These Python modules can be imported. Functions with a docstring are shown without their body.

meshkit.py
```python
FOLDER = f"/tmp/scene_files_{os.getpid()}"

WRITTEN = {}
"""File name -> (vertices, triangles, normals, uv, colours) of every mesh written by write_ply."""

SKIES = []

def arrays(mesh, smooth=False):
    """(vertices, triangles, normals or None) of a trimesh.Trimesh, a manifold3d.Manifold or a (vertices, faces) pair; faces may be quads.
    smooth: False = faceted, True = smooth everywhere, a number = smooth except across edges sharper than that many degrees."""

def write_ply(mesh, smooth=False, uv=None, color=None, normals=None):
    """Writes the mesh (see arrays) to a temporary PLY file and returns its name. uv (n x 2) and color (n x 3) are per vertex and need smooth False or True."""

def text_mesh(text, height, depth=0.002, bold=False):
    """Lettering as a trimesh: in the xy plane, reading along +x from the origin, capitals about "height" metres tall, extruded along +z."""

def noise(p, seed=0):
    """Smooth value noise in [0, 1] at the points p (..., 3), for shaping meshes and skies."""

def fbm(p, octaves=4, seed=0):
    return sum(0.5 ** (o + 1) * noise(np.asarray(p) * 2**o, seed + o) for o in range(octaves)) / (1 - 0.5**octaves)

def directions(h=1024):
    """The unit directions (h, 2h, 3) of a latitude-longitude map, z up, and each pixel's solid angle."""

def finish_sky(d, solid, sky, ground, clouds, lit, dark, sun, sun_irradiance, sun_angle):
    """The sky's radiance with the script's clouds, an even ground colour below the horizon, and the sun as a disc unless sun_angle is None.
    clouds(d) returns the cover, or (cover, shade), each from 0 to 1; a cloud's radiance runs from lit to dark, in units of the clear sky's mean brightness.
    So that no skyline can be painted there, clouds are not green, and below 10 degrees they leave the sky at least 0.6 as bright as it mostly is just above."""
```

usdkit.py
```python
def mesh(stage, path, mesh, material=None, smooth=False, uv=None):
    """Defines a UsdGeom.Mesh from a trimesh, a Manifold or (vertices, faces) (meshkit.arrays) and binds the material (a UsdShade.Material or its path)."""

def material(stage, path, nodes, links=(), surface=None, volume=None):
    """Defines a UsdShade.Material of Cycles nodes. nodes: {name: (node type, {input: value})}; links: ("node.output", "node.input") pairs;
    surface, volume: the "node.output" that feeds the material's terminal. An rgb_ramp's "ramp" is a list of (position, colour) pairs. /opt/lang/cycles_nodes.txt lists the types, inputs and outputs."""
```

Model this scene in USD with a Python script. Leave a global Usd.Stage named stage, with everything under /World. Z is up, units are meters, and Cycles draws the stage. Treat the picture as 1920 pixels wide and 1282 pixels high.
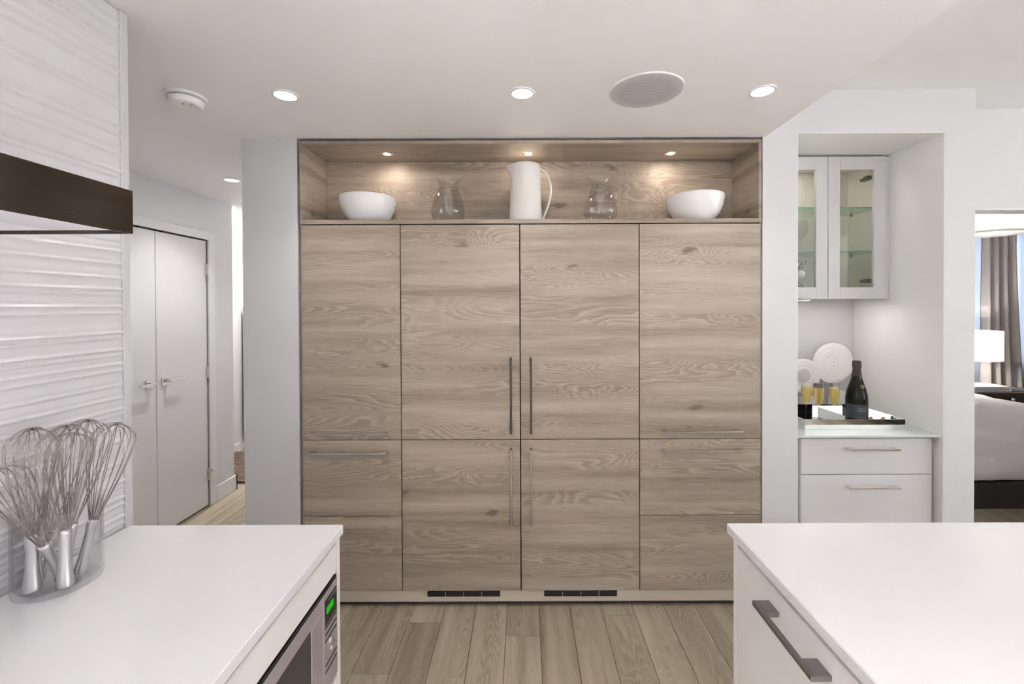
import math, random
import numpy as np
import trimesh, manifold3d, usdkit, meshkit
from shapely.geometry import LineString, Polygon, Point, box as sbox
from pxr import Usd, UsdGeom, UsdLux, UsdShade, Gf, Sdf, Vt

stage = Usd.Stage.CreateInMemory()
UsdGeom.SetStageUpAxis(stage, 'Z'); UsdGeom.SetStageMetersPerUnit(stage, 1.0)
UsdGeom.Xform.Define(stage, '/World'); UsdGeom.Scope.Define(stage, '/World/Looks')
rng = random.Random(7)

# ---------------------------------------------------------------- camera
EYE = (0.0, 0.0, 1.55)
PITCH, ROLL = -0.48, 0.22            # degrees
cam = UsdGeom.Camera.Define(stage, '/World/camera')
cam.CreateHorizontalApertureAttr(36.0); cam.CreateVerticalApertureAttr(36.0 * 1282 / 1920)
cam.CreateFocalLengthAttr(36.0 * 824 / 1920)
cam.CreateHorizontalApertureOffsetAttr(-22.0 / 1920 * 36.0)
cam.CreateVerticalApertureOffsetAttr(-62.0 / 1920 * 36.0)
cam.CreateClippingRangeAttr(Gf.Vec2f(0.05, 200))
M = Gf.Matrix4d().SetRotate(Gf.Rotation(Gf.Vec3d(0, 0, 1), -ROLL)) * Gf.Matrix4d().SetRotate(Gf.Rotation(Gf.Vec3d(1, 0, 0), 90 + PITCH)) * Gf.Matrix4d().SetTranslate(Gf.Vec3d(*EYE))
cam.AddTransformOp().Set(M)
EXPOSURE = 3.12      # all light levels below are in eighths of a unit
cam.CreateExposureAttr(EXPOSURE)

# ---------------------------------------------------------------- sky and light levels
dome = UsdLux.DomeLight.Define(stage, '/World/sky')
K = 0.125
dome.CreateIntensityAttr(1.95 * K); dome.CreateColorAttr(Gf.Vec3f(0.985, 0.965, 1.0))
sun = UsdLux.DistantLight.Define(stage, '/World/sun')      # high sun over the roof: it lights the added bounce terrace outside, not the room
sun.CreateAngleAttr(0.53); sun.CreateIntensityAttr(9.5 * K); sun.CreateNormalizeAttr(True); sun.CreateColorAttr(Gf.Vec3f(1.0, 0.97, 0.93))
_z = Gf.Vec3d(-.10, -.55, .83).GetNormalized(); _x = Gf.Cross(Gf.Vec3d(0, 0, 1), _z).GetNormalized(); _y = Gf.Cross(_z, _x)
sun.AddTransformOp().Set(Gf.Matrix4d(_x[0], _x[1], _x[2], 0, _y[0], _y[1], _y[2], 0, _z[0], _z[1], _z[2], 0, 0, 0, 0, 1))
CAN_POWER = 4.2          # recessed ceiling lamps
REAR_FILL = 15.5                # fill rows added behind the viewer, as a share of CAN_POWER
PUCK_POWER = 0.8         # lamps in the display shelf
WARM = (1.0, 0.86, 0.72)

# ---------------------------------------------------------------- helpers
used = {}
def numbered(parent, name):
    k = (parent, name); n = used.get(k, 0); used[k] = n + 1
    return name if n == 0 else '%s_%03d' % (name, n)

def tag(prim, label=None, cat=None, group=None, kind=None):
    for k, v in (('label', label), ('category', cat), ('group', group), ('kind', kind)):
        if v: prim.SetCustomDataByKey(k, v)
    return prim

def thing(name, label=None, cat=None, loc=(0, 0, 0), rz=0.0, group=None, kind=None):
    x = UsdGeom.Xform.Define(stage, '/World/' + numbered('/World', name))
    x.AddTranslateOp().Set(Gf.Vec3d(*map(float, loc)))
    if rz: x.AddRotateZOp().Set(float(rz))
    return tag(x.GetPrim(), label, cat, group, kind)

def part(parent, name, mesh, mat, smooth=False, label=None, kind=None):
    """one Mesh prim under parent (world coordinates minus the parent's place are the caller's affair)"""
    pp = str(parent.GetPath()) if parent is not None else '/World'
    m = usdkit.mesh(stage, pp + '/' + numbered(pp, name), mesh, mat, smooth=smooth)
    return tag(m.GetPrim(), label, None, None, kind)

def struct(name, mesh, mat, smooth=False, label=None):
    p = part(None, name, mesh, mat, smooth); p.SetCustomDataByKey('kind', 'structure')
    if label: p.SetCustomDataByKey('label', label)
    return p

def dup(src, label, loc, rz=0.0, cat=None):
    was = src.GetCustomData()
    base = src.GetName()
    r = thing(base, label, cat or was['category'], loc, rz, was.get('group'))
    r.GetReferences().AddInternalReference(src.GetPath()); r.SetInstanceable(True)
    return r

def bx(x0, x1, y0, y1, z0, z1, b=0.0015):
    """box with chamfered edges"""
    if x0 > x1: x0, x1 = x1, x0
    if y0 > y1: y0, y1 = y1, y0
    if z0 > z1: z0, z1 = z1, z0
    b = min(b, (x1 - x0) * .3, (y1 - y0) * .3, (z1 - z0) * .3)
    if b <= 0:
        m = trimesh.creation.box((x1 - x0, y1 - y0, z1 - z0)); m.apply_translation(((x0 + x1) / 2, (y0 + y1) / 2, (z0 + z1) / 2)); return m
    pts = []
    for x, sx in ((x0, 1), (x1, -1)):
        for y, sy in ((y0, 1), (y1, -1)):
            for z, sz in ((z0, 1), (z1, -1)):
                pts += [(x + sx * b, y + sy * b, z), (x + sx * b, y, z + sz * b), (x, y + sy * b, z + sz * b)]
    m = manifold3d.Manifold.hull_points(np.array(pts)).to_mesh()
    return trimesh.Trimesh(m.vert_properties[:, :3], m.tri_verts, process=False)

def cat(*ms): return trimesh.util.concatenate([m for m in ms])

def lathe(profile, n=48):
    return trimesh.creation.revolve(np.array(profile, float), sections=n)

def cyl(r, z0, z1, n=32, at=(0, 0)):
    m = lathe([(0, z0), (r, z0), (r, z1), (0, z1)], n); m.apply_translation((at[0], at[1], 0)); return m

def tube(path, r, n=8, closed=False):
    p = np.asarray(path, float); k = len(p)
    if closed:
        t = np.roll(p, -1, 0) - np.roll(p, 1, 0)
    else:
        t = np.gradient(p, axis=0)
    t /= np.linalg.norm(t, axis=1, keepdims=True) + 1e-12
    ref = np.array([0, 0, 1.0]) if abs(t[:, 2]).mean() < .8 else np.array([1.0, 0, 0])
    a = np.cross(t, ref); nrm = np.linalg.norm(a, axis=1, keepdims=True)
    a = a / np.maximum(nrm, 1e-9)
    # transport frame
    for i in range(1, k):
        v = a[i - 1] - t[i] * (a[i - 1] @ t[i]); a[i] = v / (np.linalg.norm(v) + 1e-12)
    b = np.cross(t, a); ang = np.arange(n) * 2 * np.pi / n
    rr = np.broadcast_to(np.asarray(r, float), (k,))
    v = p[:, None] + rr[:, None, None] * (np.cos(ang)[None, :, None] * a[:, None] + np.sin(ang)[None, :, None] * b[:, None])
    v = v.reshape(-1, 3); f = []
    for i in range(k if closed else k - 1):
        j = (i + 1) % k
        for s in range(n):
            s2 = (s + 1) % n
            f += [(i * n + s, i * n + s2, j * n + s2), (i * n + s, j * n + s2, j * n + s)]
    if not closed:
        v = np.vstack([v, p[:1], p[-1:]]); c0, c1 = len(v) - 2, len(v) - 1
        for s in range(n):
            s2 = (s + 1) % n
            f += [(c0, s2, s), (c1, (k - 1) * n + s, (k - 1) * n + s2)]
    m = trimesh.Trimesh(v, np.array(f), process=False)
    return m

def prism(poly, z0, z1):
    m = trimesh.creation.extrude_polygon(poly, z1 - z0, engine='earcut'); m.apply_translation((0, 0, z0)); return m

def moved(m, t=(0, 0, 0), rx=0, ry=0, rz=0):
    m = m.copy()
    for a, ax in ((rx, (1, 0, 0)), (ry, (0, 1, 0)), (rz, (0, 0, 1))):
        if a: m.apply_transform(trimesh.transformations.rotation_matrix(math.radians(a), ax))
    m.apply_translation(t); return m

# ---------------------------------------------------------------- materials
def mat(name, nodes, links=(), surface='p.BSDF'):
    return usdkit.material(stage, '/World/Looks/' + name, nodes, links, surface=surface)

def plain(name, color, rough=.5, metal=0.0, bump=None, **kw):
    n = {'p': ('principled_bsdf', {'base_color': color, 'roughness': rough, 'metallic': metal, **kw})}
    l = []
    if bump:
        sc, dist, scale3 = bump
        n.update(g=('geometry', {}), m=('mapping', {'scale': scale3}), t=('noise_texture', {'scale': sc, 'detail': 4.0}), b=('bump', {'strength': .35, 'distance': dist}))
        l = [('g.position', 'm.vector'), ('m.vector', 't.vector'), ('t.fac', 'b.height'), ('b.normal', 'p.normal')]
    return mat(name, n, l)

def glassy(name, color=(1, 1, 1), ior=1.45, rough=0.0):
    return mat(name, {'p': ('principled_bsdf', {'base_color': color, 'roughness': rough, 'ior': ior, 'transmission_weight': 1.0})})

def pane(name, tint=(.97, .99, .98), ior=1.5, edge=.65, rim=1.0):
    """clear glass sheet: light passes straight through; seen edge-on it mirrors more and, being a longer way through the glass, tints more"""
    return mat(name, {'t': ('transparent_bsdf', {}), 'g': ('glossy_bsdf', {'roughness': 0.0, 'color': (1, 1, 1)}), 'w': ('layer_weight', {'blend': .5}), 'q': ('math', {'math_type': 'power', 'value2': 4.0}),
                      'f': ('math', {'math_type': 'multiply_add', 'value2': edge, 'value3': ((ior - 1) / (ior + 1)) ** 2}), 'x': ('mix_closure', {}), 'c': ('mix_color', {'a': tint, 'b': tuple(rim * v for v in tint)})},
               [('w.facing', 'q.value1'), ('q.value', 'f.value1'), ('f.value', 'x.fac'), ('q.value', 'c.fac'), ('c.result', 't.color'),
                ('t.BSDF', 'x.closure1'), ('g.BSDF', 'x.closure2')], surface='x.closure')

def glow(name, color, strength):
    return mat(name, {'e': ('emission', {'color': color, 'strength': strength * K})}, surface='e.emission')

def wood(name, axes, offset, tones, lines=1.0, rough=.45, by_random=False, knots=1.0, u_scale=1.0, v_scale=1.0):
    """Oak: axes = (along the grain, across it). tones = dark, middle, light."""
    n = {
        'g': ('geometry', {}), 's': ('separate_xyz', {}), 'c': ('combine_xyz', {}),
        'o': ('vector_math', {'math_type': 'add', 'vector2': offset}),
        # knots
        'mk': ('mapping', {'scale': (2.1 * u_scale, 5.2 * v_scale, 1)}), 'wk': ('noise_texture', {'scale': 3.2, 'detail': 3.0}), 'wv': ('vector_math', {'math_type': 'multiply_add', 'vector2': (.38, .30, 0)}),
        'k': ('voronoi_texture', {'scale': 1.0, 'randomness': 1.0, 'feature': 'f1'}),
        'kr': ('map_range', {'range_type': 'smoothstep', 'from_min': 0.0, 'from_max': .115, 'to_min': 1.0, 'to_max': 0.0, 'clamp': True}),
        'kr2': ('map_range', {'range_type': 'smoothstep', 'from_min': 0.0, 'from_max': .5, 'to_min': 1.0, 'to_max': 0.0, 'clamp': True}),
        # growth figure: contour lines of a smooth height field
        'mh': ('mapping', {'scale': (.80 * u_scale, 6.0 * v_scale, 1)}),
        'h': ('noise_texture', {'scale': 1.0, 'detail': 1.6, 'roughness': .45, 'distortion': .25}),
        'hk': ('math', {'math_type': 'multiply_add', 'value2': .16 * knots}),
        'hm': ('math', {'math_type': 'multiply', 'value2': 36.0}),
        'mf0': ('mapping', {'scale': (9 * u_scale, 60 * v_scale, 1)}), 'f0': ('noise_texture', {'scale': 1.0, 'detail': 2.0}),
        'ha': ('math', {'math_type': 'multiply_add', 'value2': .8}),
        'hf': ('math', {'math_type': 'fraction'}),
        'hr': ('rgb_ramp', {'ramp': [(0, (.40,) * 3), (.18, (.37,) * 3), (.45, (.47,) * 3), (.72, (.60,) * 3), (.84, (.72,) * 3), (.93, (.45,) * 3), (1, (.40,) * 3)]}),
        # where the figure shows
        'mm': ('mapping', {'scale': (.8 * u_scale, 6.5 * v_scale, 1), 'location': (7.3, 2.1, 0)}),
        'mn': ('noise_texture', {'scale': 1.0, 'detail': 1.0}),
        'mr': ('map_range', {'range_type': 'smoothstep', 'from_min': .47, 'from_max': .60, 'to_min': .06, 'to_max': .75 * lines, 'clamp': True}),
        # broad streaks and fine fibre
        'mb': ('mapping', {'scale': (.75 * u_scale, 13 * v_scale, 1), 'location': (3.1, 9.7, 0)}),
        'b': ('noise_texture', {'scale': 1.0, 'detail': 4.0, 'roughness': .55, 'distortion': .2}),
        'mf': ('mapping', {'scale': (10 * u_scale, 220 * v_scale, 1)}),
        'f': ('noise_texture', {'scale': 1.0, 'detail': 3.0, 'roughness': .6}),
        'a1': ('mix_float', {}), 
        'a2': ('math', {'math_type': 'multiply_add', 'value2': .42}),
        'a3': ('math', {'math_type': 'multiply_add', 'value2': -.40 * knots}),
        'r': ('rgb_ramp', {'ramp': [(0.22, tones[0]), (.48, tones[1]), (.78, tones[2])]}),
        'bp': ('bump', {'strength': .12, 'distance': .001}),
        'p': ('principled_bsdf', {'roughness': rough, 'specular_ior_level': .35}),
    }
    l = [('g.position', 's.vector'), ('s.%s' % axes[0], 'c.x'), ('s.%s' % axes[1], 'c.y'), ('c.vector', 'o.vector1')]
    v = 'o.vector'
    if by_random:
        n['oi'] = ('object_info', {}); n['om'] = ('math', {'math_type': 'multiply', 'value2': 37.0}); n['oc'] = ('combine_xyz', {}); n['oo'] = ('vector_math', {'math_type': 'add'})
        l += [('oi.random', 'om.value1'), ('om.value', 'oc.x'), ('om.value', 'oc.y'), ('o.vector', 'oo.vector1'), ('oc.vector', 'oo.vector2')]
        v = 'oo.vector'
    for q in ('mk', 'mh', 'mm', 'mb', 'mf', 'mf0'): l.append((v, q + '.vector'))
    l += [('mk.vector', 'wk.vector'), ('wk.color', 'wv.vector1'), ('mk.vector', 'wv.vector3'), ('wv.vector', 'k.vector'), ('k.distance', 'kr.value'), ('k.distance', 'kr2.value'), ('mh.vector', 'h.vector'),
          ('kr2.result', 'hk.value1'), ('h.fac', 'hk.value3'), ('hk.value', 'hm.value1'), ('mf0.vector', 'f0.vector'), ('f0.fac', 'ha.value1'), ('hm.value', 'ha.value3'),
          ('ha.value', 'hf.value1'), ('hf.value', 'hr.fac'), ('mm.vector', 'mn.vector'), ('mn.fac', 'mr.value'),
          ('mb.vector', 'b.vector'), ('mf.vector', 'f.vector'),
          ('mr.result', 'a1.fac'), ('b.fac', 'a1.a'), ('hr.color', 'a1.b'),
          ('f.fac', 'a2.value1'), ('a1.result', 'a2.value3'), ('kr.result', 'a3.value1'), ('a2.value', 'a3.value3'),
          ('a3.value', 'sub.value1'), ('sub.value', 'r.fac'), ('r.color', 'p.base_color'), ('f.fac', 'bp.height'), ('bp.normal', 'p.normal')]
    n['sub'] = ('math', {'math_type': 'subtract', 'value2': .21})
    return mat(name, n, l)

OAK = ((.165, .129, .10), (.352, .291, .238), (.50, .43, .362))
FLOOR_TONES = [((.155, .122, .085), (.325, .272, .200), (.44, .38, .29)), ((.135, .105, .072), (.275, .228, .165), (.385, .33, .245)), ((.18, .145, .10), (.36, .305, .228), (.47, .41, .32))]

WALL = plain('wall_paint', (.655, .655, .67), .55)
CEIL = plain('ceiling_paint', (.90, .895, .90), .6)
CEIL2 = plain('ceiling_paint_high', (.87, .865, .865), .6)
TRIM = plain('trim_paint', (.71, .71, .71), .35)
DOORP = plain('door_paint', (.68, .68, .685), .12)
QUARTZ = plain('white_quartz', (.745, .745, .76), .25)
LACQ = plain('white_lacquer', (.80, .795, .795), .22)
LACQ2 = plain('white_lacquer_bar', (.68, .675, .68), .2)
DARKGAP = plain('dark_gap', (.05, .042, .035), .8)
CHROME = plain('chrome', (.72, .71, .70), .08, 1.0)
STEEL = plain('brushed_steel', (.62, .60, .60), .28, 1.0)
WIRE = plain('whisk_wire', (.37, .325, .31), .08, 1.0)
BRONZE = plain('dark_bronze', (.06, .05, .046), .3, .7)
PULL = plain('pull_metal', (.33, .31, .31), .3, 1.0)
HOODM = plain('hood_metal', (.10, .084, .07), .16, 1.0, bump=(1.0, .0004, (4, 6, 260)))
HOODU = plain('hood_underside', (.80, .79, .82), .06, 1.0)
TILE = plain('ridged_tile', (.67, .66, .69), .3, bump=(1.0, .00025, (30, 2, 260)))
TILEEDGE = plain('tile_edge_trim', (.60, .60, .62), .3)
BLACK = plain('black_plastic', (.012, .012, .014), .3)
MWSTEEL = plain('microwave_steel', (.50, .46, .50), .35, .5)
MWGLASS = plain('microwave_glass', (.035, .032, .036), .05)
GREEN = glow('green_display', (.02, .45, .01), 1.0)
CERAMIC = plain('white_ceramic', (.84, .84, .85), .12)
JUGW = plain('white_stoneware', (.80, .795, .77), .35)
GLASS = pane('clear_glass', (.996, .996, .996), 1.45, .35, .90)
VASEG = pane('vase_glass', (.98, .983, .99), 1.5, .42, .74)
PANE = pane('cabinet_pane', (.97, .98, .97))
WPANE = pane('window_pane', (.95, .975, .985))
SHELFG = pane('shelf_glass', (.86, .95, .90))
SHELFEDGE = plain('shelf_glass_edge', (.12, .50, .34), .15)
CABIN = plain('cabinet_interior', (.76, .72, .63), .5)
COUNTERG = plain('back_painted_glass', (.66, .70, .69), .06)
MIRROR = plain('mirror', (.86, .88, .87), .015, 1.0)
PLAST = plain('white_plastic', (.84, .84, .845), .35)
GREY = plain('grey_plastic', (.35, .35, .36), .5)
BULB = glow('lamp_face', (1.0, .95, .88), 22.0)
PUCKGLOW = glow('puck_face', (1.0, .92, .82), 18.0)
REFLECTOR = plain('can_reflector', (.85, .84, .83), .15, 1.0)
BOTTLE = plain('bottle_glass', (.006, .006, .003), .1, specular_ior_level=.25)
FOIL = plain('bottle_foil', (.02, .018, .016), .35)
LABELM = plain('bottle_label', (.035, .042, .05), .4)
GOLD = plain('gold_print', (.75, .55, .18), .3, .9)
COPPER = plain('copper_print', (.35, .14, .05), .4, .5)
SILVER = plain('silver_print', (.16, .18, .20), .4, .5)
WINE = mat('champagne', {'p': ('principled_bsdf', {'base_color': (.98, .78, .22), 'roughness': 0.0, 'ior': 1.33, 'transmission_weight': .75})})
DISC = plain('white_coral', (.85, .845, .835), .6, bump=(160, .004, (1, 1, 1)))
DISCMID = plain('grey_coral', (.62, .61, .60), .6)
BROWNW = plain('brown_stem', (.25, .12, .05), .5)
BLOCK = plain('white_block', (.78, .78, .76), .5, bump=(60, .002, (1, 1, 1)))
DRAPE = plain('grey_drape', (.42, .385, .375), .8)
SHEER = mat('sheer_curtain', {'d': ('diffuse_bsdf', {'color': (.42, .43, .46)}), 't': ('translucent_bsdf', {'color': (.30, .36, .46)}), 'x': ('mix_closure', {'fac': .55})},
            [('d.BSDF', 'x.closure1'), ('t.BSDF', 'x.closure2')], surface='x.closure')
SHADE = mat('lamp_shade', {'d': ('diffuse_bsdf', {'color': (.86, .85, .83)}), 't': ('translucent_bsdf', {'color': (.88, .86, .82)}), 'x': ('mix_closure', {'fac': .5})},
            [('d.BSDF', 'x.closure1'), ('t.BSDF', 'x.closure2')], surface='x.closure')
LINEN = plain('bed_linen', (.76, .715, .735), .8)
DARKWOOD = plain('dark_wood', (.028, .022, .019), .4)
BOOKA = plain('cream_book', (.62, .55, .44), .6); BOOKB = plain('slate_book', (.10, .11, .12), .5); BOOKC = plain('pink_book', (.55, .44, .40), .6)
NIGHT = plain('night_stand_wood', (.05, .033, .018), .35)
RUG = mat('brown_rug', {'g': ('geometry', {}), 'm': ('mapping', {'scale': (9, 26, 1)}), 'n': ('noise_texture', {'scale': 1.6, 'detail': 5.0, 'distortion': .8}), 'r': ('rgb_ramp', {'ramp': [(.3, (.035, .022, .016)), (.55, (.13, .085, .06)), (.75, (.27, .20, .16))]}), 'p': ('principled_bsdf', {'roughness': .9})},
          [('g.position', 'm.vector'), ('m.vector', 'n.vector'), ('n.fac', 'r.fac'), ('r.color', 'p.base_color')])
GRILLE = mat('speaker_grille', {'g': ('geometry', {}), 'n': ('voronoi_texture', {'scale': 190.0, 'randomness': 0.0}), 'r': ('rgb_ramp', {'ramp': [(.25, (.30, .295, .30)), (.45, (.60, .59, .60))]}), 'p': ('principled_bsdf', {'roughness': .6})},
             [('g.position', 'n.vector'), ('n.distance', 'r.fac'), ('r.color', 'p.base_color')])
SHELF_OAK = wood('shelf_oak', ('x', 'z'), (4.3, 1.1, 0), OAK)
SHELF_OAK_SIDE = wood('shelf_oak_side', ('y', 'z'), (14.3, 5.1, 0), OAK)
SHELF_OAK_FLAT = wood('shelf_oak_flat', ('x', 'y'), (24.3, 8.1, 0), OAK)

def lamp(name, at, r, power, color=WARM, cone=None):
    """a round lamp facing down, under the thing that carries it"""
    L = UsdLux.DiskLight.Define(stage, name)
    L.CreateRadiusAttr(r); L.CreateIntensityAttr(K * power / (math.pi * r * r) / math.pi); L.CreateColorAttr(Gf.Vec3f(*color))
    if cone:
        s = UsdLux.ShapingAPI.Apply(L.GetPrim()); s.CreateShapingConeAngleAttr(cone); s.CreateShapingConeSoftnessAttr(.4)
    UsdGeom.Xformable(L).AddTranslateOp().Set(Gf.Vec3d(*at))
    return L

# ================================================================= SETTING
# floor: boards running away from the camera, joints 2 mm
PW = 0.1606
floor = thing('floor', kind='structure')
fm = [wood('floor_oak_%s' % 'abc'[i], ('y', 'x'), (11.0 * i, 5.0 * i, 0), FLOOR_TONES[i], lines=.9, rough=.42, by_random=True, knots=1.0, v_scale=1.15) for i in range(3)]
part(floor, 'subfloor', bx(-3.3, 7.1, -3.7, 5.7, -.10, -.0125, 0), plain('subfloor', (.10, .08, .06), .8))
frng = random.Random(3)
nrow = int((7.0 + 3.1) / PW) + 1
PX0 = -3.1415
joint_at = {15: 1.839, 16: 2.138, 19: 2.048, 22: 2.187}        # board ends seen in the aisle
for r_ in range(nrow):
    x0 = PX0 + r_ * PW; x1 = x0 + PW
    lo = -3.6 if x1 > -1.2 else 1.2
    if r_ in joint_at: ends = [joint_at[r_] + k * 1.7 for k in range(-5, 4)]
    elif -1.1 < x0 < 1.2:
        e = frng.uniform(.35, .75); ends = [e - 3.4, e - 1.7, e, e + 1.9, e + 3.6, e + 5.3]
    else:
        ends = [lo - frng.uniform(.1, 1.2)]
        while ends[-1] < 5.5: ends.append(ends[-1] + (frng.choice((1.2, 1.5, 1.8)) if x0 < 2.6 else 2.2))
    last = -1
    for y, y2 in zip(ends, ends[1:]):
        a, b = max(y, lo), min(y2, 5.5)
        if b - a < .05: continue
        k = frng.choice([q for q in (0, 1, 2, 0) if q != last]); last = k
        part(floor, 'plank', bx(x0 + .0008, x1 - .0008, a + .0008, b - .0008, -.0125, 0, .0012), fm[k])

# ceilings (the lower one has round openings for its lamps)
CANS = [(-.957, 1.777), (-.003, 1.767), (.953, 1.757), (-1.957, 2.96)] + [(x, y) for y in (-.9, -2.3) for x in (-.957, -.003, .953)]  # the last two rows are added fill, unseen, to brighten ceiling and fronts
SPK = (.489, 1.757)
low = Polygon([(-3.3, -3.6), (1.228, -3.6), (1.228, 2.24), (-1.15, 2.24), (-1.15, 3.72), (-2.6, 3.72), (-2.6, 1.2), (-3.3, 1.2)])
for c in CANS: low = low.difference(Point(c).buffer(.0405, 32))
struct('ceiling', prism(low, 2.40, 2.46), CEIL, label='lower white ceiling with round lamp openings')
hi = Polygon([(1.228, -3.6), (7.1, -3.6), (7.1, 5.6), (-3.3, 5.6), (-3.3, 3.72), (-1.15, 3.72), (-1.15, 2.95), (1.228, 2.95)])
struct('ceiling', cat(prism(hi, 2.64, 2.70), prism(Polygon([(1.218, -3.6), (1.228, -3.6), (1.228, 2.24), (1.218, 2.24)]), 2.46, 2.70), bx(-2.6, -1.15, 3.71, 3.73, 2.46, 2.70, 0)), CEIL2, label='higher white ceiling of the living side')

# back wall with the bar niche and the bedroom doorway
def Bx(*a): return bx(*a, 0)
wb = cat(Bx(-1.43, -1.15, 2.24, 5.5, 0, 2.46), Bx(-1.15, 1.217, 2.9, 3.0, 0, 2.64), Bx(1.217, 1.395, 2.24, 3.0, 0, 2.64),
         Bx(1.395, 2.143, 2.85, 3.0, 0, 2.64), Bx(1.395, 2.143, 2.24, 2.85, 2.42, 2.64), Bx(2.143, 2.30, 2.24, 3.0, 0, 2.64),
         Bx(2.30, 2.53, 2.47, 2.57, 0, 2.64), Bx(2.53, 3.75, 2.47, 2.57, 2.085, 2.64), Bx(3.75, 6.7, 2.47, 2.57, 0, 2.64),
         Bx(-1.15, 1.228, 2.24, 2.9, 2.402, 2.46))
struct('wall_back', wb, WALL, label='white back wall with bar niche and bedroom doorway')
NICHE = plain('niche_brightened', (.88, .87, .85), .5)  # lighter than the walls: light the niche lacks is put into its colour
struct('wall_niche', cat(Bx(2.1405, 2.143, 2.2405, 2.8475, 0, 2.42), Bx(1.3975, 2.1405, 2.2405, 2.8475, 2.4175, 2.42), Bx(1.395, 1.3975, 2.2405, 2.85, 0, 2.42)), NICHE, label='bar niche lining in a lighter colour standing in for missing light')
struct('trim_1', cat(bx(2.53, 3.75, 2.462, 2.578, 2.072, 2.086)), TRIM, label='thin white head trim of the bedroom doorway')

# left wall: ridged tile
cy0, cy1 = -3.6, 1.262
ridge_px = [(457, .7), (476.5, 1), (500, .8), (525.5, 1.2), (546, 1), (555.5, 1), (577, 1), (589, 1), (625, 1), (634, 1), (656, 1), (665.5, 1), (681.5, .8), (694, 1), (721, .8), (744, 1), (764.5, .9), (774, 1), (800, .8), (823, 1), (835, .9), (863, 1), (875, .9), (897, 1), (908, 1), (927, .9), (940, 1), (962, .9), (975, .8)]
ridge_z = [(1.55 + (577.6 - y) * .00156, a) for y, a in ridge_px]          # heights read on the far edge of the wall
ridge_z += [(z, .9) for z in (1.765, 1.78, 1.80, 1.835, 1.857, 1.92, 1.936, 1.985, 2.005, 2.04, 2.062, 2.12, 2.138, 2.20, 2.225, 2.25, 2.285, 2.30, 2.335, 2.36)]
zs = np.unique(np.concatenate([np.arange(.9, 2.4001, .004)] + [np.linspace(z - .012, z + .012, 17) for z, _ in ridge_z]))
zs = zs[(zs >= .9) & (zs <= 2.40)]
off = np.zeros_like(zs)
for z, a in ridge_z:
    d = zs - z
    off += a * .0048 * np.exp(-(d / .0042) ** 2) + a * .0022 * np.clip(1 - np.abs(d - .014) / .014, 0, 1)
X0 = -1.1565
cols = [cy0, -.5, .3, .8, 1.1, cy1]
v = np.array([(X0 + o, y, z) for y in cols for z, o in zip(zs, off)]); nz = len(zs); f = []
for i in range(len(cols) - 1):
    for j in range(nz - 1):
        a, b = i * nz + j, (i + 1) * nz + j
        f += [(a, b + 1, b), (a, a + 1, b + 1)]
wl = thing('wall_left', kind='structure', label='left kitchen wall clad in white ridged tile')
part(wl, 'tile_face', trimesh.Trimesh(v, np.array(f)[:, ::-1], process=False), TILE, smooth=40)
part(wl, 'wall_core', cat(Bx(-2.45, -1.162, -3.6, 1.287, 0, 2.40), Bx(-1.162, -1.157, -3.6, 1.262, 0, .905)), WALL)
part(wl, 'edge_trim', bx(-1.162, -1.150, 1.2625, 1.287, 0, 2.398), TILEEDGE)

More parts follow.
